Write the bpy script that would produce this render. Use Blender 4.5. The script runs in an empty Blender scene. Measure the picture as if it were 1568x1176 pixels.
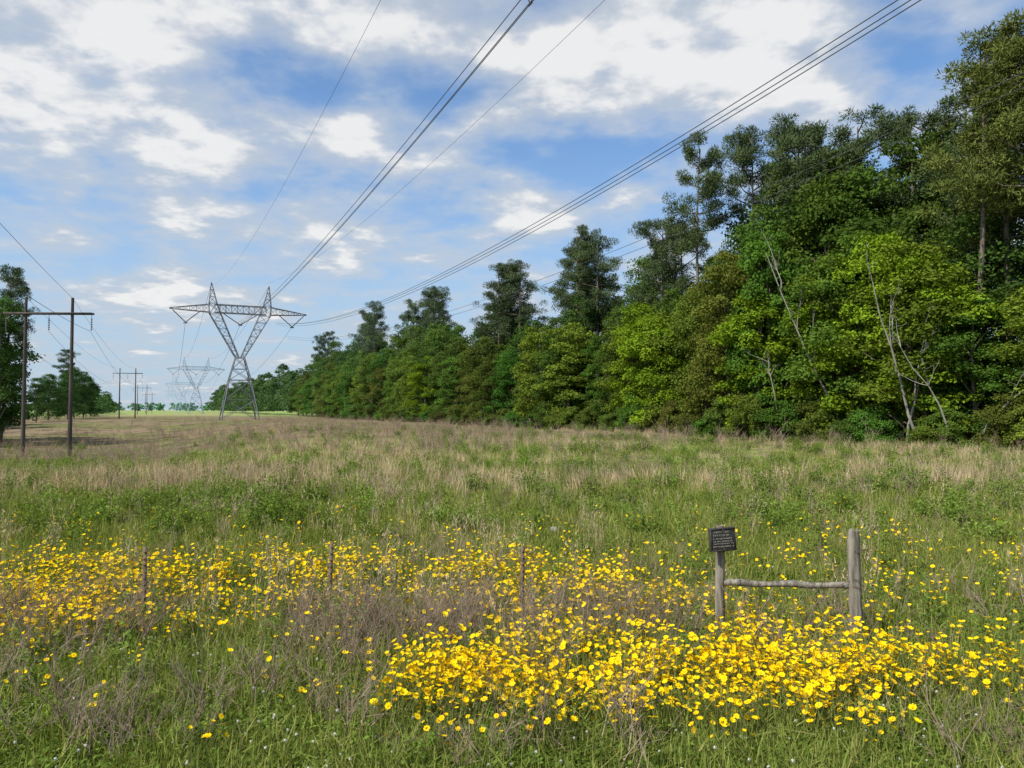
import bpy, math, random
import numpy as np
from mathutils import Vector
RS=np.random.RandomState(7); random.seed(7)
scene=bpy.context.scene
def norm(a): return a/np.maximum(np.linalg.norm(a,axis=-1,keepdims=True),1e-9)
def ss(t): t=np.clip(t,0,1); return t*t*(3-2*t)
_lat={}
def vnoise(x,y,scale,seed=0):
    if seed not in _lat: _lat[seed]=np.random.RandomState(seed+100).rand(128,128)
    L=_lat[seed]; x=np.asarray(x,float)/scale; y=np.asarray(y,float)/scale
    xi=np.floor(x).astype(int); yi=np.floor(y).astype(int); fx=ss(x-xi); fy=ss(y-yi)
    g=lambda a,b:L[a%128,b%128]
    return (g(xi,yi)*(1-fx)+g(xi+1,yi)*fx)*(1-fy)+(g(xi,yi+1)*(1-fx)+g(xi+1,yi+1)*fx)*fy
def fb(x,y,s,seed=0): return .55*vnoise(x,y,s,seed)+.3*vnoise(x,y,s/2.1,seed+1)+.15*vnoise(x,y,s/4.3,seed+2)
def gz(x,y):
    x=np.asarray(x,float); y=np.asarray(y,float)
    u=x/np.maximum(y,5)
    L=ss((-.26-u)/.28); D=ss((y-15)/40)*(1-ss((y-95)/60))
    z=-1.75*L*D
    z=z+.10*(vnoise(x,y,3.5,40)-.5)*ss((y-3)/8+.4)+.35*(vnoise(x,y,17,41)-.5)*ss((y-12)/30)
    return z

class MB:
    def __init__(s): s.V=[];s.F=[];s.M=[];s.R=[];s.n=0
    def add(s,V,F,m=0,r=0.):
        V=np.asarray(V,float).reshape(-1,3); F=np.asarray(F,int)
        s.V.append(V); s.F.append(F+s.n); s.M.append(np.full(len(F),m))
        s.R.append(np.broadcast_to(np.asarray(r,float),(len(V),)).copy()); s.n+=len(V)
    def mesh(s,name,mats,smooth=False):
        V=np.concatenate(s.V); me=bpy.data.meshes.new(name)
        tot=np.concatenate([np.full(len(f),f.shape[1]) for f in s.F]); lp=np.concatenate([f.ravel() for f in s.F])
        me.vertices.add(len(V)); me.vertices.foreach_set('co',V.ravel())
        me.loops.add(len(lp)); me.loops.foreach_set('vertex_index',lp.astype(np.int32))
        me.polygons.add(len(tot)); st=np.concatenate([[0],np.cumsum(tot)[:-1]])
        me.polygons.foreach_set('loop_start',st.astype(np.int32))
        me.polygons.foreach_set('material_index',np.concatenate(s.M).astype(np.int32))
        if smooth: me.polygons.foreach_set('use_smooth',np.ones(len(tot),bool))
        me.update(calc_edges=True)
        a=me.attributes.new('r','FLOAT','POINT'); a.data.foreach_set('value',np.concatenate(s.R).astype(np.float32))
        for m in mats: me.materials.append(m)
        return me
def obj(name,me,loc=(0,0,0),parent=None,col=None):
    o=bpy.data.objects.new(name,me); o.location=loc; scene.collection.objects.link(o)
    if parent: o.parent=parent
    if col is not None: o.color=(*col,1)
    return o
def tube(mb,pts,rad,sides=6,m=0,r=.5,cap=True,jit=0):
    pts=np.asarray(pts,float); n=len(pts); rad=np.broadcast_to(np.asarray(rad,float),(n,))
    t=norm(np.gradient(pts,axis=0)); ref=np.array([0,0,1.]) if abs(t[0][2])<.9 else np.array([1.,0,0])
    a=norm(np.cross(t,ref)); b=np.cross(t,a); th=np.arange(sides)*2*math.pi/sides
    rr=rad[:,None]*(1+jit*(RS.rand(n,sides)-.5))
    V=pts[:,None]+rr[...,None]*(np.cos(th)[None,:,None]*a[:,None]+np.sin(th)[None,:,None]*b[:,None])
    F=[]
    for i in range(n-1):
        for j in range(sides):
            k=(j+1)%sides; F.append((i*sides+j,i*sides+k,(i+1)*sides+k,(i+1)*sides+j))
    V=V.reshape(-1,3)
    mb.add(V,F,m,r)
    if cap:
        for e,c in((0,pts[0]),(n-1,pts[-1])):
            VV=np.vstack([V[e*sides:(e+1)*sides],c]); mb.add(VV,[(j,(j+1)%sides,sides) for j in range(sides)],m,r)
def box(mb,c,h,m=0,r=.5):
    c=np.array(c,float); s=np.array([[x,y,z] for z in(-1,1) for y in(-1,1) for x in(-1,1)],float)*np.array(h)
    mb.add(s+c,[(0,2,3,1),(4,5,7,6),(0,1,5,4),(2,6,7,3),(0,4,6,2),(1,3,7,5)],m,r)
def bar(mb,p,q,w,m=0,r=.5): tube(mb,[p,q],w/2,4,m,r,cap=False)
def leaves(mb,P,Nn,size,m,r,asp=.55):
    n=len(P); Nn=norm(Nn); R=norm(RS.randn(n,3)); T=norm(np.cross(Nn,R)); B=np.cross(Nn,T)
    s=np.broadcast_to(size,(n,))[:,None]
    V=np.stack([P-T*s*.5,P+B*s*asp*.5+T*s*.05,P+T*s*.5-Nn*s*.12,P-B*s*asp*.5+T*s*.05],1).reshape(-1,3)
    F=np.arange(4*n).reshape(n,4); mb.add(V,F,m,np.repeat(r,4))
def needles(mb,P,D,L,w,m,r):
    n=len(P); D=norm(D); S=norm(np.cross(D,RS.randn(n,3))); L=np.broadcast_to(L,(n,))[:,None]
    V=np.stack([P-S*w*.5,P+S*w*.5,P+D*L],1).reshape(-1,3); mb.add(V,np.arange(3*n).reshape(n,3),m,np.repeat(r,3))

# ---------------- materials
def newmat(name):
    m=bpy.data.materials.new(name); m.use_nodes=True; m.node_tree.nodes.clear(); return m,m.node_tree
def N(nt,t,**k):
    n=nt.nodes.new(t)
    for a,b in k.items(): setattr(n,a,b)
    return n
def mixc(nt,a,b,f,mode='MIX'):
    n=N(nt,'ShaderNodeMix',data_type='RGBA',blend_type=mode)
    for s,v in((n.inputs[0],f),(n.inputs[6],a),(n.inputs[7],b)):
        if hasattr(v,'is_linked') or hasattr(v,'links'): nt.links.new(v,s)
        elif isinstance(v,(int,float)): s.default_value=v
        else: s.default_value=(*v,1)
    return n.outputs[2]
def foliage(name,c1,c2,c3=None,transl=.3,useobj=False,rnd=.5):
    m,nt=newmat(name); L=nt.links.new
    at=N(nt,'ShaderNodeAttribute',attribute_name='r'); oi=N(nt,'ShaderNodeObjectInfo')
    col=mixc(nt,c1,c2,at.outputs['Fac'])
    if c3 is not None:
        mr=N(nt,'ShaderNodeMapRange'); L(oi.outputs['Random'],mr.inputs[0]); mr.inputs[1].default_value=.4; mr.inputs[2].default_value=1.; mr.inputs[4].default_value=.8
        col=mixc(nt,col,c3,mr.outputs[0])
    mv=N(nt,'ShaderNodeMath',operation='MULTIPLY_ADD'); L(oi.outputs['Random'],mv.inputs[0]); mv.inputs[1].default_value=rnd; mv.inputs[2].default_value=1-rnd/2
    hs=N(nt,'ShaderNodeHueSaturation'); L(col,hs.inputs['Color']); L(mv.outputs[0],hs.inputs['Value']); col=hs.outputs[0]
    if useobj: col=mixc(nt,col,oi.outputs['Color'],1.,'MULTIPLY')
    p=N(nt,'ShaderNodeBsdfDiffuse'); L(col,p.inputs['Color'])
    o=N(nt,'ShaderNodeOutputMaterial')
    if transl>0:
        t=N(nt,'ShaderNodeBsdfTranslucent'); L(mixc(nt,col,(1.25,1.15,.45),1.,'MULTIPLY'),t.inputs[0])
        mx=N(nt,'ShaderNodeMixShader'); mx.inputs[0].default_value=transl; L(p.outputs[0],mx.inputs[1]); L(t.outputs[0],mx.inputs[2]); L(mx.outputs[0],o.inputs[0])
    else: L(p.outputs[0],o.inputs[0])
    return m
def solid(name,c1,c2,scale=4,stretch=(1,1,1),rough=.8,metal=0,bump=.3,useobj=False,coord='Object'):
    m,nt=newmat(name); L=nt.links.new
    tc=N(nt,'ShaderNodeTexCoord'); mp=N(nt,'ShaderNodeMapping'); mp.inputs['Scale'].default_value=stretch; L(tc.outputs[coord],mp.inputs[0])
    no=N(nt,'ShaderNodeTexNoise'); no.inputs['Scale'].default_value=scale; no.inputs['Detail'].default_value=5; no.inputs['Roughness'].default_value=.65; L(mp.outputs[0],no.inputs[0])
    cr=N(nt,'ShaderNodeMapRange'); L(no.outputs[0],cr.inputs[0]); cr.inputs[1].default_value=.35; cr.inputs[2].default_value=.65
    col=mixc(nt,c1,c2,cr.outputs[0])
    if useobj:
        oi=N(nt,'ShaderNodeObjectInfo'); col=mixc(nt,col,oi.outputs['Color'],1.,'MULTIPLY')
    p=N(nt,'ShaderNodeBsdfPrincipled'); L(col,p.inputs['Base Color']); p.inputs['Roughness'].default_value=rough; p.inputs['Metallic'].default_value=metal
    p.inputs['Specular IOR Level'].default_value=.25
    if bump:
        b=N(nt,'ShaderNodeBump'); b.inputs['Strength'].default_value=bump; b.inputs['Distance'].default_value=.02; L(no.outputs[0],b.inputs['Height']); L(b.outputs[0],p.inputs['Normal'])
    o=N(nt,'ShaderNodeOutputMaterial'); L(p.outputs[0],o.inputs[0]); return m

M_leaf=foliage('broad_leaves',(.036,.064,.013),(.13,.20,.035),transl=.28,useobj=True,rnd=.3)
M_pine=foliage('pine_needles',(.05,.072,.026),(.14,.17,.06),transl=.0,useobj=True,rnd=.2)
M_bark=solid('bark',(.10,.08,.06),(.22,.18,.14),5,(1,1,.25),bump=0)
M_dead=solid('dead_wood',(.20,.18,.155),(.38,.35,.30),5,(1,1,.3),bump=0)
M_grass=foliage('green_grass',(.14,.19,.03),(.33,.40,.085),(.30,.27,.10),transl=.28)
M_straw=foliage('straw',(.38,.28,.16),(.74,.60,.40),(.45,.34,.22),transl=.15)
M_weed=foliage('weed_leaf',(.08,.135,.022),(.22,.32,.055),transl=.28)
M_stem=foliage('weed_stem',(.16,.18,.05),(.26,.27,.09),transl=0)
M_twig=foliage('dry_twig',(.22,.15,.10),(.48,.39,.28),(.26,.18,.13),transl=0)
M_petal=foliage('yellow_petal',(.92,.56,.006),(.97,.74,.012),transl=.12,rnd=.12)
M_disc=foliage('flower_disc',(.72,.36,.01),(.8,.42,.02),transl=0)
M_white=foliage('white_petal',(.5,.5,.45),(.7,.7,.65),transl=.2,rnd=.1)
M_steel=solid('galvanised_steel',(.13,.14,.15),(.22,.23,.24),2,rough=.6,metal=.2,bump=0,useobj=True)
M_wire=solid('conductor',(.05,.05,.055),(.08,.08,.085),2,rough=.6,bump=0)
M_pole=solid('utility_pole_wood',(.05,.04,.035),(.10,.085,.07),3,(1,1,.2),bump=0,useobj=True)
M_ins=solid('insulator_glaze',(.10,.09,.09),(.16,.14,.13),3,rough=.3,bump=0)
M_post=solid('weathered_wood',(.08,.068,.055),(.36,.32,.255),28,(1,1,.09),rough=.9,bump=1.)
M_sign=solid('sign_plate',(.03,.028,.025),(.06,.055,.05),20,rough=.5)
M_letter=solid('sign_letter',(.16,.16,.145),(.25,.24,.22),20,rough=.6)
M_rust=solid('weathered_steel',(.10,.065,.045),(.2,.14,.10),30)
M_rock=solid('rock',(.2,.19,.175),(.42,.40,.37),14)

# ---------------- ground
def ground_mat():
    m,nt=newmat('meadow_ground'); L=nt.links.new
    g=N(nt,'ShaderNodeNewGeometry'); sp=N(nt,'ShaderNodeSeparateXYZ'); L(g.outputs['Position'],sp.inputs[0])
    def noise(sc,det=4):
        n=N(nt,'ShaderNodeTexNoise'); n.inputs['Scale'].default_value=sc; n.inputs['Detail'].default_value=det; n.inputs['Roughness'].default_value=.65
        L(g.outputs['Position'],n.inputs[0]); return n.outputs[0]
    def mr(s,a,b,c=0,d=1):
        n=N(nt,'ShaderNodeMapRange',interpolation_type='SMOOTHSTEP'); L(s,n.inputs[0]); 
        for i,v in zip((1,2,3,4),(a,b,c,d)): n.inputs[i].default_value=v
        return n.outputs[0]
    near=mixc(nt,(.11,.125,.035),(.20,.15,.08),mr(noise(1.5),.4,.62))
    near=mixc(nt,near,(.23,.28,.06),mr(noise(9),.48,.72))
    mid=mixc(nt,(.21,.28,.06),(.32,.26,.14),mr(noise(.16),.44,.6))
    mid=mixc(nt,mid,(.15,.125,.06),mr(noise(.7),.5,.68))
    far=mixc(nt,(.25,.19,.12),(.16,.17,.065),mr(noise(.05),.45,.6))
    far=mixc(nt,far,(.09,.07,.045),mr(noise(.35),.45,.7))  # dark brown patches, partly in place of shade on the far field
    vf=mixc(nt,(.25,.34,.10),(.32,.30,.15),mr(noise(.01),.45,.6))
    c=mixc(nt,near,mid,mr(sp.outputs[1],9,18)); c=mixc(nt,c,far,mr(sp.outputs[1],35,60)); c=mixc(nt,c,vf,mr(sp.outputs[1],190,300))
    p=N(nt,'ShaderNodeBsdfDiffuse'); L(c,p.inputs['Color'])
    b=N(nt,'ShaderNodeBump'); b.inputs['Strength'].default_value=.6; b.inputs['Distance'].default_value=.1; L(noise(6,5),b.inputs['Height']); L(b.outputs[0],p.inputs['Normal'])
    o=N(nt,'ShaderNodeOutputMaterial'); L(p.outputs[0],o.inputs[0]); return m
s=np.linspace(-1,1,260); X=3500*np.sinh(7*s)/math.sinh(7)
s2=np.linspace(-.35,1,260); Y=4500*np.sinh(7.2*s2)/math.sinh(7.2)+8
gx,gy=np.meshgrid(X,Y); V=np.stack([gx,gy,gz(gx,gy)],-1).reshape(-1,3)
i,j=np.meshgrid(np.arange(259),np.arange(259)); a=(j*260+i).ravel()
mb=MB(); mb.add(V,np.stack([a,a+1,a+261,a+260],1)); obj('meadow_ground',mb.mesh('meadow_ground',[ground_mat()],True))

# ---------------- plant templates
def blades(mb,n,rad,h0,h1,w,lean,m=0,curve=.5,levels=3):
    for k in range(n):
        a=random.uniform(0,6.283); rr=rad*math.sqrt(random.random()); b=np.array([rr*math.cos(a),rr*math.sin(a),-.02])
        h=random.uniform(h0,h1); la=random.uniform(0,6.283); ld=np.array([math.cos(la),math.sin(la),0]); ln=abs(random.gauss(0,lean))
        wa=random.uniform(0,6.283); wd=np.array([math.cos(wa),math.sin(wa),0]); ww=w*random.uniform(.6,1.3)
        V=[]
        for q in range(levels):
            t=q/levels; p=b+np.array([0,0,h*t*(1-.15*ln*t)])+ld*h*ln*(t*(1-curve)+t*t*curve); wq=ww*(1-t*.6)*.5
            V+=[p-wd*wq,p+wd*wq]
        V.append(b+np.array([0,0,h*(1-.3*min(ln,1))])+ld*h*ln); V=np.array(V); r=random.random()
        mb.add(V,[(2*q,2*q+1,2*q+3,2*q+2) for q in range(levels-1)],m,r*np.linspace(.5,1,len(V)))
        e=2*levels-2; mb.add(V[[e,e+1,e+2]],[(0,1,2)],m,r)
def T_grass(v):
    mb=MB(); blades(mb,22,.12,.05,.17,.009,.6,levels=2); return mb.mesh('g',[M_grass])
def T_far_grass(v):
    mb=MB(); blades(mb,34,.42,.12,.32,.022,.4,levels=2); return mb.mesh('fg',[M_grass])
def T_straw(v):
    mb=MB(); blades(mb,14,.08,.35,.8,.006,.2,levels=2); blades(mb,8,.1,.15,.4,.006,.5,levels=2)
    for k in range(9):
        a=random.uniform(0,6.28); p=np.array([.12*math.cos(a),.12*math.sin(a),random.uniform(.4,.7)])
        P=p+RS.randn(5,3)*np.array([.012,.012,.06]); needles(mb,P,RS.randn(5,3)*.4+[0,0,1],.06,.008,0,RS.rand(5)*.3+.7)
    return mb.mesh('s',[M_straw])
def T_far_straw(v):
    mb=MB(); blades(mb,34,.36,.2,.75,.02,.24,levels=2); return mb.mesh('fs',[M_straw])
def T_weed(v):
    mb=MB()
    for k in range(random.randint(3,6)):
        h=random.uniform(.2,.5); d=np.array([random.gauss(0,.25),random.gauss(0,.25),1]); b=np.array([random.gauss(0,.04),random.gauss(0,.04),0])
        tube(mb,[b,b+d*h*.5,b+d*h+[random.gauss(0,.02),0,0]],[.003,.0025,.001],3,1,random.random(),cap=False)
        n=26; t=RS.rand(n)**.7; ang=RS.rand(n)*6.28; out=np.stack([np.cos(ang),np.sin(ang),np.full(n,.5)],1)
        P=b+d*h*t[:,None]+out*.03*(1.3-t[:,None]); leaves(mb,P,out*.5+[0,0,.8]+RS.randn(n,3)*.3,.045*(1.2-.5*t),0,RS.rand(n)*.6+.4*t,.35)
    return mb.mesh('w',[M_weed,M_stem])
def T_bush(v):
    mb=MB()
    for k in range(9):
        a=random.uniform(0,6.28); h=random.uniform(.2,.55); d=np.array([math.cos(a)*.6*random.random(),math.sin(a)*.6*random.random(),1]); b=np.array([random.gauss(0,.14),random.gauss(0,.14),0])
        tube(mb,[b,b+d*h],[.005,.002],3,1,random.random(),cap=False)
        n=34; t=.2+.8*RS.rand(n); P=b+d*h*t[:,None]+RS.randn(n,3)*.05; leaves(mb,P,RS.randn(n,3)*.6+[0,0,.7],.07*(1.2-.4*t),0,RS.rand(n)*.6+.4*t,.45)
    return mb.mesh('b',[M_weed,M_stem])
def T_clover(v):
    mb=MB(); n=60; a=RS.rand(n)*6.28; r=.15*np.sqrt(RS.rand(n)); P=np.stack([r*np.cos(a),r*np.sin(a),.02+.05*RS.rand(n)],1)
    leaves(mb,P,RS.randn(n,3)*.5+[0,0,1],.022+.012*RS.rand(n),0,RS.rand(n),.6); blades(mb,10,.13,.05,.13,.006,.6,3,levels=2)
    if v==0:
        c=np.array([random.gauss(0,.05),random.gauss(0,.05),.12+.06*random.random()]); P=c+norm(RS.randn(20,3))*.007; leaves(mb,P,P-c,.008,1,RS.rand(20),.8)
        tube(mb,[c*[1,1,0],c],.0015,3,2,.5,cap=False)
    return mb.mesh('c',[M_weed,M_white,M_stem,M_grass])
def T_twig(v):
    mb=MB()
    def br(p,d,l,r,dep):
        d=norm(d+RS.randn(3)*.12); q=p+d*l*.5+RS.randn(3)*l*.04; e=q+norm(d+RS.randn(3)*.2)*l*.5
        tube(mb,[p,q,e],[r,r*.8,r*.5],3,0,random.random(),cap=False)
        if dep>0:
            for k in range(random.randint(2,4)): br(p+(e-p)*random.uniform(.35,1),norm(d+RS.randn(3)*.5+[0,0,.25]),l*random.uniform(.45,.75),r*.6,dep-1)
    for k in range(4): br(np.array([random.gauss(0,.06),random.gauss(0,.06),0.]),np.array([random.gauss(0,.3),random.gauss(0,.3),1.]),random.uniform(.18,.34),.0036,2)
    return mb.mesh('t',[M_twig])
def T_flower(v):
    mb=MB()
    for k in range(9):
        b=np.array([random.gauss(0,.07),random.gauss(0,.07),0]); h=random.uniform(.15,.36); d=np.array([random.gauss(0,.25),random.gauss(0,.25),1.])
        c=b+d*h; tube(mb,[b,b+d*h*.5+RS.randn(3)*.008,c],[.002,.0016,.0013],3,2,.6,cap=False)
        n=norm(np.array([random.gauss(0,.5),random.gauss(-.2,.5),1.])); t1=norm(np.cross(n,[1,.2,.1])); t2=np.cross(n,t1)
        R=random.uniform(.013,.023); r0=random.random(); cup=random.uniform(0,.7)
        for q in range(8):
            a=q*math.pi/4+random.gauss(0,.06); A=t1*math.cos(a)+t2*math.sin(a); B=-t1*math.sin(a)+t2*math.cos(a); z=n*R*cup
            Vp=[c+A*R*.1,c+A*R*.7+B*R*.32+z*.7,c+A*R+B*R*.16+z,c+A*R-B*R*.16+z,c+A*R*.7-B*R*.32+z*.7]
            mb.add(Vp,[(0,1,2,3,4)],0,r0)
        th=np.arange(6)*math.pi/3; D=c+n*.002+(np.cos(th)[:,None]*t1+np.sin(th)[:,None]*t2)*R*.2
        mb.add(np.vstack([D,c+n*.006]),[(j,(j+1)%6,6) for j in range(6)],1,0)
    n=40; P=RS.randn(n,3)*[.07,.07,.0]+[0,0,.02]; P[:,2]+=RS.rand(n)*.18
    needles(mb,P,RS.randn(n,3)*.5+[0,0,1],.1,.006,3,RS.rand(n))
    return mb.mesh('f',[M_petal,M_disc,M_stem,M_grass])
def collection(name,fn,n):
    c=bpy.data.collections.new(name+'_src')
    for k in range(n):
        o=bpy.data.objects.new('%s_part_%d'%(name,k),fn(k)); c.objects.link(o)
    return c,n
def scatter(name,src,P,sc,tilt=.12):
    c,nv=src; n=len(P); me=bpy.data.meshes.new(name); me.vertices.add(n); me.vertices.foreach_set('co',P.astype(np.float32).ravel())
    sc=np.asarray(sc)
    A=me.attributes.new('sc','FLOAT','POINT'); A.data.foreach_set('value',sc.astype(np.float32))
    A=me.attributes.new('vi','INT','POINT'); A.data.foreach_set('value',RS.randint(0,nv,n).astype(np.int32))
    A=me.attributes.new('ro','FLOAT_VECTOR','POINT'); A.data.foreach_set('vector',np.stack([RS.randn(n)*tilt,RS.randn(n)*tilt,RS.rand(n)*6.28],1).astype(np.float32).ravel())
    o=obj(name,me); ng=bpy.data.node_groups.new(name,'GeometryNodeTree')
    ng.interface.new_socket('Geometry',in_out='INPUT',socket_type='NodeSocketGeometry'); ng.interface.new_socket('Geometry',in_out='OUTPUT',socket_type='NodeSocketGeometry')
    gi=ng.nodes.new('NodeGroupInput'); go=ng.nodes.new('NodeGroupOutput'); ci=ng.nodes.new('GeometryNodeCollectionInfo')
    ci.inputs[0].default_value=c; ci.inputs['Separate Children'].default_value=True; ci.inputs['Reset Children'].default_value=True
    ip=ng.nodes.new('GeometryNodeInstanceOnPoints'); ip.inputs['Pick Instance'].default_value=True
    def na(nm,t): x=ng.nodes.new('GeometryNodeInputNamedAttribute'); x.data_type=t; x.inputs[0].default_value=nm; return [s for s in x.outputs if s.enabled][0]
    er=ng.nodes.new('FunctionNodeEulerToRotation'); L=ng.links.new
    L(na('ro','FLOAT_VECTOR'),er.inputs[0]); L(er.outputs[0],ip.inputs['Rotation']); L(na('sc','FLOAT'),ip.inputs['Scale']); L(na('vi','INT'),ip.inputs['Instance Index'])
    L(gi.outputs[0],ip.inputs['Points']); L(ci.outputs[0],ip.inputs['Instance']); L(ip.outputs[0],go.inputs[0])
    md=o.modifiers.new('scatter','NODES'); md.node_group=ng; return o
def sample(n,y0,y1,wfn,umax=.8):
    y=y0*(y1/y0)**RS.rand(n); u=RS.uniform(-umax,umax,n); x=u*y
    w=np.clip(wfn(x,y,u),0,1)
    edge=(25-.47*(y-36)); w=w*(x<edge+1.5)
    k=RS.rand(n)<w; x,y=x[k],y[k]; return np.stack([x,y,gz(x,y)],1)
def gau(u,y,u0,y0,su,sy): return np.exp(-((u-u0)/su)**2-((y-y0)/sy)**2)
S_g=collection('grass',T_grass,6); S_fg=collection('fgrass',T_far_grass,4); S_s=collection('straw',T_straw,5); S_fs=collection('fstraw',T_far_straw,4)
S_w=collection('weed',T_weed,6); S_b=collection('bush',T_bush,5); S_c=collection('clover',T_clover,8); S_t=collection('twig',T_twig,6); S_f=collection('flower',T_flower,8)
brown=lambda x,y:ss((fb(x,y,1.3,3)-.48)/.12)
strawn=lambda x,y:ss((fb(x*.4,y,5,15)-.48)/.08)
P=sample(21000,3.4,24,lambda x,y,u:.95-.45*brown(x,y)*(y<9)-.4*strawn(x,y)*(y>17)+0*u)
scatter('meadow_grass',S_g,P,(.7+.75*RS.rand(len(P)))*(1+.035*P[:,1]))
P=sample(12500,12,110,lambda x,y,u:(.4+.6*ss((fb(x,y,7,8)-.42)/.15))*(1-.5*ss((y-36)/30))*(1-.6*strawn(x,y)*(y>17)))
scatter('far_meadow_grass',S_fg,P,.6+.6*RS.rand(len(P)))
P=sample(6500,3.4,9,lambda x,y,u:.9+0*u); scatter('clover_cover',S_c,P,.8+.6*RS.rand(len(P)))
def wstraw(x,y,u):
    n=ss((fb(x,y,2.3,12)-.52)/.08)
    return n*(.09*ss((y-5.5)/2)+.30*ss((y-14)/4))+.03*ss((y-6)/2)+.30*gau(u,y,-.3,6.9,.6,.7)*ss((fb(x,y,.8,77)-.5)/.1)
P=sample(5000,5,26,wstraw); scatter('broomsedge_grass',S_s,P,.5+.5*RS.rand(len(P)))
def wfs(x,y,u):
    e=(25-.47*(y-36))-x
    return (strawn(x,y)*.62+.03)*(1-.6*ss((y-40)/20))*ss((y-16)/6)+.85*ss((8-e)/4)*(y>28)*(u>-.25)*ss((fb(x,y,5,19)-.35)/.2)+.45*(u<-.32)*(y>17)*(y<28)+.4*(u>.45)*(y>23)
P=sample(12500,14,130,wfs); scatter('straw_grass',S_fs,P,.45+.5*RS.rand(len(P)))
def ww(x,y,u): return (.05+.45*ss((fb(x,y,1.6,22)-.5)/.1)*ss((y-8)/4))*(y>5.5)+.015
P=sample(5000,4,30,ww); scatter('green_weeds',S_w,P,(.5+.7*RS.rand(len(P)))*(1+.03*P[:,1]))
P=sample(2300,11,75,lambda x,y,u:.12+.75*ss((fb(x,y,5,91)-.48)/.1)*(u<.3)+.2*(u>=.3)); scatter('low_bushes',S_b,P,(.5+.6*RS.rand(len(P)))*(1+.006*P[:,1]))
def wt(x,y,u): return .11*brown(x,y)+.95*gau(u,y,-.3,6.7,.45,.7)*ss((fb(x,y,.9,31)-.38)/.15)+.6*gau(u,y,.05,6.6,.22,.5)+.28*ss((fb(x,y,4,33)-.5)/.1)*(y>16)
P=sample(8500,4,34,wt); scatter('dead_brush',S_t,P,(.6+.6*RS.rand(len(P)))*(1+.02*P[:,1]))
P=sample(5000,34,150,lambda x,y,u:.13+.65*(u<.0)*ss((fb(x*.5,y,9,35)-.4)/.15)); scatter('brown_weeds_shade_band',S_t,P,1.8+1.4*RS.rand(len(P)))  # dry weeds, thicker at left to stand in for the shaded band
def wf(x,y,u):
    n=ss((fb(x,y,.5,51)-.36)/.16)
    w=1.0*gau(u,y,-.05,5.2,.12,.42)+1.3*gau(u,y,.36,5.15,.23,.42)+.45*gau(u,y,.22,6.1,.2,.6)
    w=w+.75*gau(u,y,-.06,8.3,.27,.9)+.75*gau(u,y,-.64,6.9,.16,.6)+.6*gau(u,y,-.5,8.3,.28,.8)+.4*gau(u,y,.15,7.2,.15,.8)
    return w*n+.006+.018*(y>6)*(y<13)
P=sample(11500,4.2,14,wf,.78); scatter('yellow_coreopsis_flowers',S_f,P,.8+.4*RS.rand(len(P)))

# ---------------- trees
def broadleaf(seed,H=18,R=4.2,ls=.265,nl=15,cmin=.7,cmax=1.25):
    """crown made of several limb-end lobes, each lobe a shell of leaf clumps"""
    global RS; RS=np.random.RandomState(seed); random.seed(seed); mb=MB()
    bend=RS.randn(2)*.4; tr=lambda t:np.array([bend[0]*math.sin(t*3),bend[1]*math.sin(t*2.4),H*t])
    tube(mb,[tr(t) for t in np.linspace(0,.85,9)],np.linspace(.24,.05,9)*H/18,7,1,.5)
    lobes=[(tr(.84),R*.46,R*.42)]
    for q in range(nl):
        s=.10+.70*(q+.5*RS.rand())/nl; a=q*2.4+RS.randn()*.5
        ro=R*(.62-.42*max(0,(s-.5)/.4)**1.5)*RS.uniform(.7,1.2); c=tr(s)+[ro*math.cos(a),ro*math.sin(a),0]
        lobes.append((c,R*RS.uniform(.28,.5),R*RS.uniform(.3,.5)))
    for (c,lr,lz) in lobes:
        s=c[2]/H; p0=tr(max(.04,s-.16)); tube(mb,[p0,(p0+c)/2+[0,0,.2],c],np.array([.10,.07,.03])*H/18,4,1,.5,cap=False)
        lb=RS.rand()
        for k in range(11):
            d=norm(RS.randn(3)); d[2]=abs(d[2])*1.0-.25 if RS.rand()<.8 else d[2]
            cc=c+d*np.array([lr,lr,lz])*RS.uniform(.6,1.15); cr=RS.uniform(cmin,cmax)*R/4.2; cc[2]=max(cc[2],.5)
            n=int(112*(cr*4.2/R)**2); D=norm(RS.randn(n,3)); D[:,2]=np.where(D[:,2]<-.35,-D[:,2],D[:,2])
            rag=1+.4*np.sin(D[:,0]*5+k)*np.sin(D[:,1]*5+2*k)
            P=cc+D*cr*np.array([1.0,1.0,.72])*((.4+.65*RS.rand(n)**.6)*rag)[:,None]
            rc=RS.rand(); leaves(mb,P,D*.9+[0,0,.35]+RS.randn(n,3)*.6,ls*(.65+.7*RS.rand(n)),0,np.clip(.35*lb+.35*rc+.3*RS.rand(n),0,1),.62)
    return mb.mesh('broadleaf',[M_leaf,M_bark])
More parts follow.
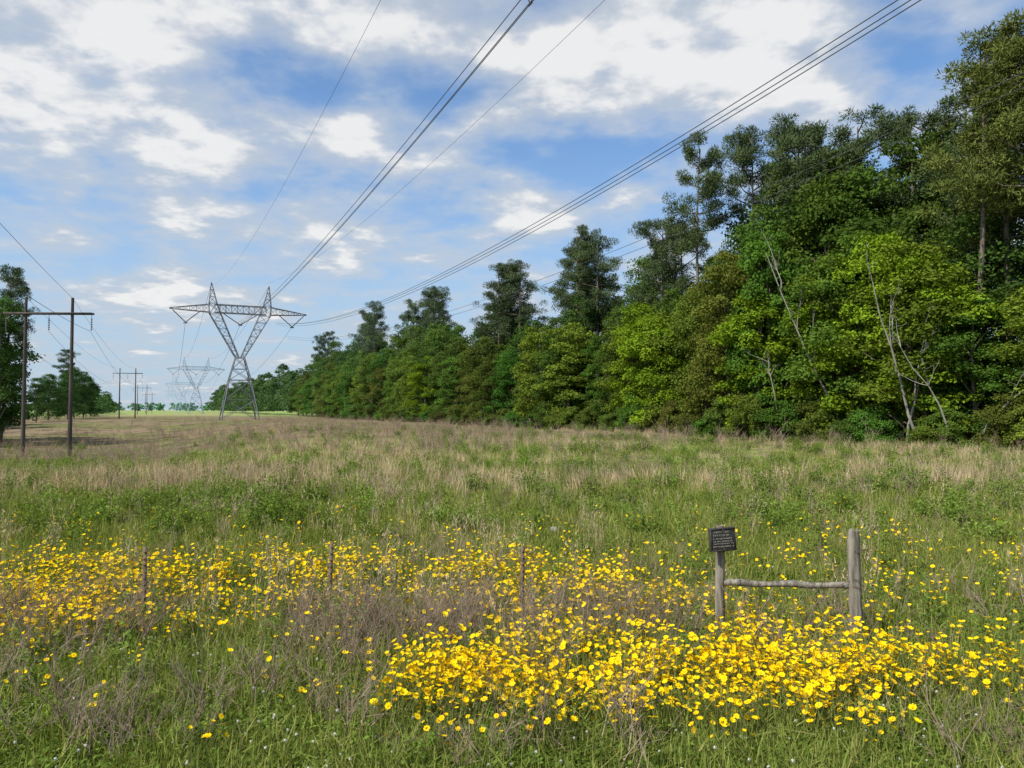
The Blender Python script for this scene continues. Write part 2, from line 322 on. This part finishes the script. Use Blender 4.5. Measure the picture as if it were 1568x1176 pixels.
def pine(seed,H=22,R=4,cb=.5,nl=26):
    global RS; RS=np.random.RandomState(seed); random.seed(seed); mb=MB()
    b=RS.randn(2)*.9; tr=lambda t:np.array([b[0]*math.sin(t*2.5),b[1]*math.sin(t*2),H*t])
    tube(mb,[tr(t) for t in np.linspace(0,.97,12)],np.linspace(.25,.05,12),8,1,.5)
    for k in range(7):
        s=RS.uniform(.3,cb); a=RS.rand()*6.28; p0=tr(s); L=RS.uniform(.3,1.1); d=np.array([math.cos(a),math.sin(a),RS.uniform(-.3,.5)]); tube(mb,[p0,p0+d*L*.6,p0+d*L+[0,0,RS.uniform(-.3,.2)]],[.025,.018,.006],3,1,.5,cap=False)
    for k in range(nl):
        f=(k+RS.rand())/nl; s=cb+(.97-cb)*f; a=k*2.4+RS.randn()*.8; L=R*(1-.62*f**2.2)*(.55+.45*min(1,f*4))*RS.uniform(.5,1.15)
        p0=tr(s-.01); d=np.array([math.cos(a),math.sin(a),.05+.75*f*RS.rand()+.1]); sd=np.array([-d[1],d[0],0])
        e=p0+d*L+[0,0,.12*L]; tube(mb,[p0,p0+d*L*.5+[0,0,-.05*L],e],[.07,.045,.02],4,1,.5,cap=False)
        for q in range(RS.randint(6,10)):
            t=RS.uniform(.5,1.08); c=p0+d*L*t+sd*RS.randn()*.35*L*t+[0,0,RS.uniform(-.15,.5)]; rad=RS.uniform(.42,.8); n=int(170*rad**1.6+30); D=norm(RS.randn(n,3)+[0,0,.2]); 
            needles(mb,c+D*np.array([1,1,.6])*rad*RS.rand(n,1)**.45,D+RS.randn(n,3)*.6+[0,0,.3],.18+.12*RS.rand(n),.075,0,np.clip(RS.rand()*.5+.5*RS.rand(n),0,1))
    return mb.mesh('pine',[M_pine,M_bark])
def bare(seed,H=9,lean=(.2,0),spread=.45,dep=3,r0=.10):
    global RS; RS=np.random.RandomState(seed); random.seed(seed); mb=MB()
    def br(p,d,l,r,dep):
        pts=[p]; dd=norm(d)
        for q in range(5): dd=norm(dd+RS.randn(3)*.13+[0,0,.04]); pts.append(pts[-1]+dd*l/5)
        tube(mb,pts,np.linspace(r,r*.3,6),5,0,.5)
        if dep>0:
            for k in range(RS.randint(3,7)):
                i=RS.randint(2,6); br(pts[i],norm(dd+RS.randn(3)*spread),l*RS.uniform(.15,.33),r*.38,dep-1)
    br(np.array([0,0,-.1]),np.array([lean[0],lean[1],1.]),H,r0,dep); return mb.mesh('bare',[M_dead])
BL=[broadleaf(11),broadleaf(12,R=3.7,nl=17),broadleaf(13,R=4.7,nl=14),broadleaf(14,R=4.1),broadleaf(15,R=3.5,nl=18),broadleaf(16,R=4.4)]
PN=[pine(21),pine(22,R=3.5,cb=.58,nl=22),pine(23,R=4.4,cb=.48,nl=30),pine(24,R=3.8,cb=.62,nl=20)]
SH=[broadleaf(31,H=3,R=1.7,ls=.13,nl=8,cmin=.9,cmax=1.3),broadleaf(32,H=2.4,R=1.9,ls=.12,nl=8,cmin=.9,cmax=1.3),broadleaf(33,H=3.4,R=1.5,ls=.13,nl=9,cmin=.9,cmax=1.3)]
RS=np.random.RandomState(5); random.seed(5)
def place(name,me,x,y,H,H0,xy=None,col=(1,1,1)):
    o=obj(name,me,(x,y,float(gz(x,y))-.1),col=col); k=H/H0; o.scale=((xy or k),(xy or k),k); o.rotation_euler=(0,0,random.uniform(0,6.28)); return o
tt=[-40,-6,0,3.6,6.5,9.3,14,20,26.2,28,37,50,61,70,86,104,141,203]; HH=[20,18,15.5,15.5,17.5,20.5,22.5,24,24.5,17.,18.,18.5,19,19.5,20.5,21,22,22]
def edge(t,k): return 25+.905*k-.47*t, 36+.425*k+t
haz=lambda y:np.array([1+.0008*y,1+.0012*y,1+.006*y])  # aerial haze painted into tree colour, paler and bluer with distance
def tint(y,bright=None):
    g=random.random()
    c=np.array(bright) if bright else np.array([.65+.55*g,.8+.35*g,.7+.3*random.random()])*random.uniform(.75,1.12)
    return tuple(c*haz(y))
t=-24
while t<205:
    H=float(np.interp(t,tt,HH)); step=3.5+t*.009 if t>0 else 4.4
    for k,f in((2.2,.66),(6,.85),(10.5,1.0)):
        if k>5 and random.random()<(.12 if t<60 else .25): continue
        tj=t+random.uniform(-1.4,1.4); kk=k+random.uniform(-1,1); x,y=edge(tj,kk); h=H*f*random.uniform(.82,1.12)
        me=random.choice(BL); br=None
        if k<4 and random.random()<.25: br=(1.9,1.6,.9)
        elif k<4: br=(random.uniform(.85,1.5),random.uniform(.95,1.35),.85)
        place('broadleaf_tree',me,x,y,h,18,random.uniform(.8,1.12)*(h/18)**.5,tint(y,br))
    t+=step
for tq,k,h in((5.6,1.3,12.),(8.2,1.6,14),(10.6,1.8,13),(18,1.6,12),(29,1.5,11.5),(31.5,1.8,13),(86,1.5,12)):
    x,y=edge(tq,k); place('maple_tree',BL[3],x,y,h,18,.8,(2.3,2.2,.9))
for tq,k,h in((-.8,4.2,23.5),(1.8,4.2,24.),(3.6,5.5,23),(4.9,3.8,23),(-3,6,25),(7,9,20.5),(-1.5,8,25),(9,12,23.5),(13,13,24),(17,11,25),(21,9,25.5),(26.2,5,26),(25,9,27),(23,12,27),(34,7,21),(36,10,22.),(47,8,22.5),(50,7,24),(52.5,10,23),(66,8,23.5),(69,6,23),(72,9,22),(100,8,25),(105,10,26),(108,7,24),(140,8,28),(147,8,27),(153,10,27),(195,8,27),(203,8,26)):
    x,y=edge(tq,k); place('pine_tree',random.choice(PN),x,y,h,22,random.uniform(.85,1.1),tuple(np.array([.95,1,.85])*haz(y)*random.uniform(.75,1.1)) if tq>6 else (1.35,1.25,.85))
t=-14
while t<150:
    x,y=edge(t+random.uniform(-.8,.8),random.uniform(-1.2,.6)); h=random.uniform(1.4,3.4)
    place('shrub',random.choice(SH),x,y,h,3,random.uniform(.6,1.1),tint(y,(random.uniform(.8,1.6),random.uniform(.9,1.4),.9)))
    if t<60:
        x,y=edge(t+random.uniform(-1,1),random.uniform(4,8)); place('shrub',random.choice(SH),x,y,random.uniform(3,5),3,1.7,(.7,.8,.8))  # extra understory shrubs, tinted dark to deepen shade in the base gaps
    t+=1.7+t*.025
for sd,tq,k,h,ln,sp_ in((61,4.4,-.9,9.5,(-.3,0),.4),(62,5.4,-.6,6.5,(.05,0),.5),(63,9.6,.2,13.,(0,.05),.35),(64,1.6,-1.2,7.5,(.1,0),.9),(65,2.6,-1.2,6.,(-.15,0),.95),(66,15,-.8,6,(.25,0),.6)):
    x,y=edge(tq,k); o=obj('dead_tree',bare(sd,h,ln,sp_,3,.085 if sp_<.6 else .06),(x,y,float(gz(x,y))))
# left tree line
for x,y,h in((-53,76,16.5),(-57,80,18),(-61,84,18.5),(-66,90,18.5),(-71,92,19),(-60,73,15),(-94,150,10),(-99,158,10.5),(-102,170,11),(-106,178,13.5),(-110,186,14),(-113,195,13.5),(-118,205,12),(-128,225,11.5),(-90,140,9),(-84,120,10),(-92,128,12)):
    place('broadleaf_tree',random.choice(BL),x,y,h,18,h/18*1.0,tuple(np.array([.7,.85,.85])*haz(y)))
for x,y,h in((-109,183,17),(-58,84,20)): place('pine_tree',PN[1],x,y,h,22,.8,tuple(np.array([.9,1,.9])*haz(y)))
for x,y,h in((-83,118,3.5),(-86,124,3),(-80,108,3),(-54,74,2.6),(-51,68,2.5)): place('shrub',random.choice(SH),x,y,h,3,1.3,(1.1,1.1,.9))
def mass(name,pts,H,R,n,ls,col):
    mb=MB()
    for (x,y) in pts:
        h=H*random.uniform(.7,1.15); m=6; 
        for q in range(m):
            c=np.array([x,y,h*(.12+.8*q/m)])+RS.randn(3)*[R*.45,R*.45,.5]; rr=R*(1-.5*(q/m)**2)*.6; D=norm(RS.randn(n//m,3)); D[:,2]=np.abs(D[:,2])
            P=c+D*rr*(.6+.5*RS.rand(n//m,1)); leaves(mb,P,D+[0,0,.3]+RS.randn(n//m,3)*.4,ls*(.7+.6*RS.rand(n//m)),0,np.clip(.5*RS.rand()+.5*RS.rand(n//m),0,1),.7)
    obj(name,mb.mesh(name,[M_leaf]),col=col)  # col carries painted haze, bluer for the farther woods
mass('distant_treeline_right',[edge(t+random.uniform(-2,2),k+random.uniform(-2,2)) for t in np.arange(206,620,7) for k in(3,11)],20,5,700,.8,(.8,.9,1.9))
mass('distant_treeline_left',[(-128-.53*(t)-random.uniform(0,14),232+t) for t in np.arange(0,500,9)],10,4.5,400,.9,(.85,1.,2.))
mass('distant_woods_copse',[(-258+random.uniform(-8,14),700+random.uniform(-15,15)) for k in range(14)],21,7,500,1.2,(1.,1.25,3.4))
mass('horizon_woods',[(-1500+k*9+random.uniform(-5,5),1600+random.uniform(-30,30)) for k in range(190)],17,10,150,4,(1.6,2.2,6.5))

# ---------------- transmission towers
def truss(mb,p0,p1,a0,b0,a1,b1,n,w,wb):
    p0=np.array(p0,float);p1=np.array(p1,float)
    a0,b0,a1,b1=[np.array(q,float) for q in(a0,b0,a1,b1)]
    cor=lambda t:[(p0+(p1-p0)*t)+sx*(a0+(a1-a0)*t)+sy*(b0+(b1-b0)*t) for sx,sy in((-1,-1),(1,-1),(1,1),(-1,1))]
    for i in range(4): bar(mb,cor(0)[i],cor(1)[i],w)
    for k in range(n):
        A=cor(k/n);B=cor((k+1)/n)
        for i in range(4):
            j=(i+1)%4; bar(mb,B[i],B[j],wb)
            if k%2==0 or n<3: bar(mb,A[i],B[j],wb)
            if k%2==1 or n<3: bar(mb,A[j],B[i],wb)
def pylon():
    mb=MB(); w,wb=.17,.09
    truss(mb,(0,0,0),(0,0,8.6),(3.8,0,0),(0,3.8,0),(2.2,0,0),(0,2.0,0),2,.24,.11)
    truss(mb,(0,0,8.6),(0,0,13.4),(2.2,0,0),(0,2.,0),(.9,0,0),(0,1.2,0),2,.22,.11)
    for sg in(-1,1):
        truss(mb,(sg*.5,0,13.4),(sg*5.1,0,22.8),(.35,0,0),(0,1.1,0),(1.15,0,0),(0,.8,0),6,w,wb)
        truss(mb,(sg*5.1,0,22.8),(sg*5.55,0,25),(1.15,0,0),(0,.8,0),(.8,0,0),(0,.8,0),1,w,wb)
        truss(mb,(sg*5.55,0,25),(sg*5.9,0,29.4),(.8,0,0),(0,.8,0),(.05,0,0),(0,.05,0),3,.15,wb)
        truss(mb,(sg*6.2,0,23.9),(sg*14,0,23.5),(0,0,.85),(0,.8,0),(0,0,.08),(0,.1,0),6,.15,.08)
        for xx in (8.0,13.4): bar(mb,(sg*xx,0,23.2),(sg*10.9,0,20.7),.2)
        bar(mb,(sg*3.4,0,22.9),(0,0,20.6),.2)
    truss(mb,(-5.3,0,23.9),(5.3,0,23.9),(0,0,.85),(0,.8,0),(0,0,.85),(0,.8,0),9,w,wb)
    for xx in(-10.9,0,10.9): box(mb,(xx,0,20.55),(.4,.12,.12))
    return mb.mesh('pylon',[M_steel])
PY=pylon(); rz=math.atan2(.425,.905)
TW=[(-59,160),(-165,386),(-272,612),(-378,838),(-485,1065)]
for q,(x,y) in enumerate(TW):
    o=obj('transmission_tower',PY,(x,y,float(gz(x,y))),col=[(1,1,1),(1.8,2.1,2.5),(2.5,2.9,3.4),(2.9,3.4,4.),(3.2,3.7,4.3)][q]); o.rotation_euler=(0,0,rz)  # farther towers get a paler, bluer colour as painted haze
def curve_obj(name,lines,rad,mat):
    cu=bpy.data.curves.new(name,'CURVE'); cu.dimensions='3D'; cu.bevel_depth=rad; cu.bevel_resolution=1
    for pts in lines:
        sp=cu.splines.new('POLY'); sp.points.add(len(pts)-1); sp.points.foreach_set('co',np.hstack([pts,np.ones((len(pts),1))]).astype(np.float32).ravel())
    cu.materials.append(mat); return obj(name,cu)
def quad(p,y): (y0,z0),(y1,z1),(y2,z2)=p; return z0*(y-y1)*(y-y2)/((y0-y1)*(y0-y2))+z1*(y-y0)*(y-y2)/((y1-y0)*(y1-y2))+z2*(y-y0)*(y-y1)/((y2-y0)*(y2-y1))
yy=np.linspace(-66,160,90)
def wire(a,b,p,dx=0,dz=0): return np.stack([a+b*yy+dx*.905,yy+dx*.425,quad(p,yy)+dz],1)
C=(16,-.47,((33,20.3),(102,18.9),(160,20.8))); Rr=(30,-.507,((29,18),(78,15.2),(160,20.8)))
tri=[(-.24,.14),(.24,.14),(0,-.27)]
bund=[wire(*w,dx,dz) for w in(C,Rr) for dx,dz in tri]
low=[wire(36,-.53,((29.4,15.5),(64,13.2),(160,18)),dx,dz) for dx,dz in((0,0),(.3,-.45))]
o=curve_obj('power_line_conductors',bund,.023,M_wire)
mb=MB()
for w,ys in((C,(32.3,)),(Rr,(27.6,))):
    for y0 in ys:
        c=np.array([w[0]+w[1]*y0,y0,quad(w[2],y0)]); p=[c+[dx*.905,dx*.425,dz] for dx,dz in tri]
        for q in range(3): bar(mb,p[q],p[(q+1)%3],.06)
        for q in range(3): tube(mb,[p[q]+[.07,-.14,0],p[q]+[-.07,.14,0]],.045,6)
obj('conductor_spacer',mb.mesh('sp',[M_wire]),parent=o)
curve_obj('power_line_lower_wires',low,.016,M_wire)
curve_obj('shield_wires',[wire(10.6,-.47,((37,22.7),(67.5,22.6),(160,29.4))),wire(21.6,-.47,((36.7,22.4),(85,22.9),(160,29.4)))],.011,M_wire)
back=[]
for q in range(3):
    A=np.array(TW[q],float);B=np.array(TW[q+1],float); s_=np.linspace(0,1,30)
    for off,z,sag in((-10.9,20.6,8),(0,20.6,8),(10.9,20.6,8),(-5.9,29.4,5),(5.9,29.4,5)):
        d=np.array([.905,.425])*off; p=(A+d)[None]+(B-A)[None]*s_[:,None]; back.append(np.column_stack([p,z-4*sag*s_*(1-s_)]))
curve_obj('far_span_wires',back,.03,M_wire)

# ---------------- wooden H-frame poles
def hframe():
    mb=MB()
    for x in(-1.85,1.85): tube(mb,[(x,0,0),(x,0,6),(x,0,12.9)],[.17,.145,.11],10,0,.5)
    box(mb,(0,.17,11.6),(3.5,.05,.08),0); box(mb,(0,-.17,11.6),(3.5,.05,.08),0)
    for x in(-3.4,0,3.4):
        tube(mb,[(x,0,11.5),(x,0,11.2)],.02,5,1)
        for q in range(7): tube(mb,[(x,0,11.2-q*.14),(x,0,11.14-q*.14),(x,0,11.12-q*.14)],[.04,.09,.04],8,1)
        tube(mb,[(x,0,11.2),(x,0,10.2)],.02,5,1)
    return mb.mesh('hframe',[M_pole,M_ins])
HFm=hframe(); HP=[(-37.7,60),(-98.8,190),(-160,320),(-221,450)]
for q,(x,y) in enumerate(HP):
    h=obj('wooden_h_frame_pole',HFm,(x,y,float(gz(x,y))),col=(1+q*.5,1+q*.6,1+q*.8)); h.rotation_euler=(0,0,.04 if q==0 else rz*.6)  # haze painted into the colour of the farther poles
L2=[]; HPx=[(23.4,-70)]+HP
for q in range(4):
    A=np.array([*HPx[q],float(gz(*HPx[q]))]);B=np.array([*HPx[q+1],float(gz(*HPx[q+1]))]); s_=np.linspace(0,1,40)
    for off,z,sag in((-3.4,10.15,2.6),(0,10.15,2.6),(3.4,10.15,2.6),(-1.85,12.9,1.5),(1.85,12.9,1.5)):
        if q==0 and off<=0: continue
        p=A[None]+(B-A)[None]*s_[:,None]+[off,0,z]; p[:,2]-=4*sag*s_*(1-s_); L2.append(p)
curve_obj('distribution_line_wires',L2,.012,M_wire)

# ---------------- fence with sign
def wpost(name,x,y,h,r,lean=(0,0)):
    mb=MB(); z0=float(gz(x,y))-.2; n=16; pts=[(lean[0]*q/n+random.gauss(0,.0015),lean[1]*q/n,q*(h+.2)/n) for q in range(n+1)]
    rad=[r*(1-.08*q/n) for q in range(n+1)]; rad[-1]*=.86; tube(mb,pts,rad,18,0,.5,jit=.13)
    for k in range(9):
        a=k*.7; p=np.array(pts[-1])+[math.cos(a)*r*.6,math.sin(a)*r*.6,-.01]; tube(mb,[p,p+[0,0,random.uniform(.008,.03)]],[.014,.006],5,0,.5)
    return mb.mesh(name,[M_post]),(x,y,z0)
bpy_f=bpy.data.objects.new('wooden_fence_brace',None); scene.collection.objects.link(bpy_f)
me,l=wpost('post_sign',1.80,6.5,1.03,.043,(.02,0)); obj('sign_post_timber',me,l,bpy_f)
me,l=wpost('post_end',2.93,6.35,1.01,.055,(-.02,0)); obj('end_post_timber',me,l,bpy_f)
mb=MB(); n=14; tube(mb,[(1.84+(2.90-1.84)*q/n,6.49-.12*q/n,.50+.006*math.sin(q*1.1)) for q in range(n+1)],[.027+.003*math.sin(q) for q in range(n+1)],14,0,.5,jit=.15)
obj('rail',mb.mesh('rail',[M_post]),parent=bpy_f)
mb=MB()
for a,b in(((1.82,6.47,.52),(2.9,6.33,.05)),((2.88,6.33,.56),(1.82,6.47,.06))): tube(mb,[a,((a[0]+b[0])/2,6.40,(a[2]+b[2])/2-.02),b],.0022,4)
for z in(.5,.56,.8): 
    for q in range(2): th=np.linspace(0,6.28,14); tube(mb,np.stack([2.93+.062*np.cos(th),6.35+.062*np.sin(th),z+.01*q+0*th],1),.002,4)
obj('brace_wire',mb.mesh('bw',[M_rust]),parent=bpy_f)
sg=bpy.data.objects.new('fence_sign',None); scene.collection.objects.link(sg); sg.location=(1.815,6.425,.885); sg.rotation_euler=(math.radians(-4),math.radians(-1.5),math.radians(14))
mb=MB(); box(mb,(0,0,0),(.123,.016,.100)); me=mb.mesh('plate',[M_sign]); pl=obj('plate',me,parent=sg); bv=pl.modifiers.new('b','BEVEL'); bv.width=.006; bv.segments=2
mb=MB()
for x0,z0,hx,hz in((0,.092,.118,.004),(0,-.092,.118,.004),(-.115,0,.003,.088),(.115,0,.003,.088)): box(mb,(x0,-.0185,z0),(hx,.0035,hz))
obj('frame',mb.mesh('frame',[M_sign]),parent=sg)
mb=MB()
for row,(z,hh,cw) in enumerate(((.062,.009,.011),(.034,.009,.011),(.006,.006,.008),(-.016,.005,.007),(-.036,.005,.007),(-.060,.007,.009))):
    x=-.098+random.random()*.02
    while x<.095-random.random()*.02:
        if random.random()>.15:
            k=random.randint(0,2); box(mb,(x,-.0175,z),(.0018,.002,hh))
            if k!=1: box(mb,(x+cw*.5,-.0175,z+hh*.8),(cw*.25,.002,.0015))
            if k!=2: box(mb,(x+cw*.5,-.0175,z-hh*.8),(cw*.25,.002,.0015)); 
            if k==1: box(mb,(x+cw*.8,-.0175,z),(.0016,.002,hh))
        x+=cw*1.6
obj('lettering',mb.mesh('lettering',[M_letter]),parent=sg)
mb=MB(); box(mb,(0,.03,0),(.03,.013,.11)); tube(mb,[(0,-.02,.08),(0,-.024,.08)],.007,8); tube(mb,[(0,-.02,-.08),(0,-.024,-.08)],.007,8); obj('bracket',mb.mesh('bracket',[M_rust]),parent=sg)
for x,y,h in((-3.45,7.0,.75),(-1.72,7.0,.8),(.1,7.05,.76)):
    mb=MB(); box(mb,(0,0,h/2-.1),(.018,.003,h/2+.1)); box(mb,(0,.011,h/2-.1),(.003,.008,h/2+.1))
    for q in range(10): box(mb,(0,-.006,h-.05-q*.06),(.008,.004,.006))
    o=obj('steel_fence_post',mb.mesh('tpost',[M_rust]),(x,y,float(gz(x,y)))); o.rotation_euler=(random.gauss(0,.03),random.gauss(0,.04),.2)
curve_obj('fence_wire',[np.array([(-12,7.0,z+.03),(-3.45,7.0,z),(-1.72,7.0,z-.01),(.1,7.05,z-.02),(1.8,6.55,z)]) for z in(.25,.42,.6)],.002,M_rust)
for x,y,r in((.68,12,.09),(.02,12.3,.07),(.85,12.2,.05)):
    bpy.ops.mesh.primitive_ico_sphere_add(subdivisions=3,radius=r,location=(x,y,float(gz(x,y))+r*.9)); o=bpy.context.object; o.name='rock'
    for v in o.data.vertices:
        k=1+.5*(float(fb(v.co.x*20+50,v.co.y*20+v.co.z*31+50,1.3,60))-.5); v.co*=k; v.co.z*=.75
    o.data.materials.append(M_rock)

# ---------------- sun, sky, camera
el=math.radians(48); to=Vector((-.80*math.cos(el),-.60*math.cos(el),math.sin(el)))
ld=bpy.data.lights.new('sun','SUN'); ld.energy=5.0; ld.angle=math.radians(.5); ld.color=(1,.955,.86); so=bpy.data.objects.new('sun',ld); scene.collection.objects.link(so)
so.rotation_euler=to.to_track_quat('Z','Y').to_euler()
w=bpy.data.worlds.new('World'); scene.world=w; w.use_nodes=True; nt=w.node_tree; nt.nodes.clear(); L=nt.links.new
sk=N(nt,'ShaderNodeTexSky',sky_type='NISHITA'); sk.sun_disc=False; sk.sun_elevation=el; sk.sun_rotation=math.atan2(to.x,to.y)%(2*math.pi); sk.air_density=1.; sk.dust_density=.6; sk.ozone_density=1.5
tc=N(nt,'ShaderNodeTexCoord'); sp=N(nt,'ShaderNodeSeparateXYZ'); L(tc.outputs['Generated'],sp.inputs[0])
def mth(op,a,b=None,c=None,clamp=False):
    n=N(nt,'ShaderNodeMath',operation=op,use_clamp=clamp)
    for i_,v in enumerate((a,b,c)):
        if v is None: continue
        if isinstance(v,(int,float)): n.inputs[i_].default_value=v
        else: L(v,n.inputs[i_])
    return n.outputs[0]
def vm(op,a,b):
    n=N(nt,'ShaderNodeVectorMath',operation=op)
    for i_,v in enumerate((a,b)):
        if isinstance(v,tuple): n.inputs[i_].default_value=v
        else: L(v,n.inputs[i_])
    return n
def mrr(s_,a,b,c=0,d=1):
    n=N(nt,'ShaderNodeMapRange',interpolation_type='SMOOTHSTEP'); L(s_,n.inputs[0])
    for i_,v in zip((1,2,3,4),(a,b,c,d)): n.inputs[i_].default_value=v
    return n.outputs[0]
den=mth('ADD',mth('MAXIMUM',sp.outputs[2],0.),.16)
cb=N(nt,'ShaderNodeCombineXYZ'); L(mth('DIVIDE',sp.outputs[0],den),cb.inputs[0]); L(mth('DIVIDE',sp.outputs[1],den),cb.inputs[1])
def cn(sc,det,rough,off,dist=0.):
    mp=N(nt,'ShaderNodeMapping'); mp.inputs['Location'].default_value=off; L(cb.outputs[0],mp.inputs[0])
    n=N(nt,'ShaderNodeTexNoise'); n.inputs['Scale'].default_value=sc; n.inputs['Detail'].default_value=det; n.inputs['Roughness'].default_value=rough; n.inputs['Distortion'].default_value=dist; L(mp.outputs[0],n.inputs[0]); return n.outputs[0]
n1=cn(3.1,5,.54,(3.1,1.7,0),.1); n3=cn(7,4,.55,(1,9,5))
dens=mth('ADD',mth('MULTIPLY',n1,.75),mth('MULTIPLY',n3,.25))
for u,v,ru,rv,wt_ in((.08,.50,.30,.11,.16),(.26,.49,.18,.12,.16),(-.52,.53,.17,.08,.15),(-.24,.55,.15,.06,.13),(-.60,.40,.18,.06,.16),(-.43,.385,.14,.045,.13),(-.2,.37,.12,.05,.16),(.06,.27,.15,.045,.13),(-.45,.15,.16,.04,.13),(-.22,.22,.11,.035,.13),(-.45,.31,.15,.05,.10),(-.36,.46,.14,.04,-.13),(-.10,.45,.09,.035,-.11),(.14,.35,.26,.05,-.15)):
    D=Vector((u,1,v)).normalized()
    d=vm('SUBTRACT',tc.outputs['Generated'],tuple(D)); d=vm('MULTIPLY',d.outputs[0],(1/ru,.6,1/rv)); ln=vm('LENGTH',d.outputs[0],(0,0,0))
    dens=mth('ADD',dens,mrr(ln.outputs['Value'],0,1.25,wt_,0))
mask=mrr(dens,.45,.68); core=mrr(dens,.54,.76); veil=mrr(dens,.36,.56,0.03,.45)
haze=mrr(sp.outputs[2],-.02,.40,.85,.03)
blue=mixc(nt,sk.outputs[0],(1.28,1.72,2.08),1.,'MULTIPLY')
cloud=mixc(nt,(6.5,7.1,7.9),(10.6,10.5,10.35),mrr(mth('ADD',core,mth('MULTIPLY',mth('SUBTRACT',n3,.5),1.4)),0,.85))
c=mixc(nt,blue,(5.3,6.7,8.4),haze); c=mixc(nt,c,(6.4,7.3,8.4),veil); c=mixc(nt,c,cloud,mth('MULTIPLY',mask,.9))
bg=N(nt,'ShaderNodeBackground'); bg.inputs[1].default_value=.085; L(c,bg.inputs[0]); wo=N(nt,'ShaderNodeOutputWorld'); L(bg.outputs[0],wo.inputs[0])
cam=bpy.data.cameras.new('camera'); co=bpy.data.objects.new('camera',cam); scene.collection.objects.link(co); scene.camera=co
cam.lens=26; cam.sensor_width=36; cam.clip_start=.1; cam.clip_end=9000; co.location=(0,0,2.0); co.rotation_euler=(math.radians(90+2.02),0,0)
scene.view_settings.view_transform='Standard'; scene.view_settings.look='None'; scene.view_settings.exposure=0
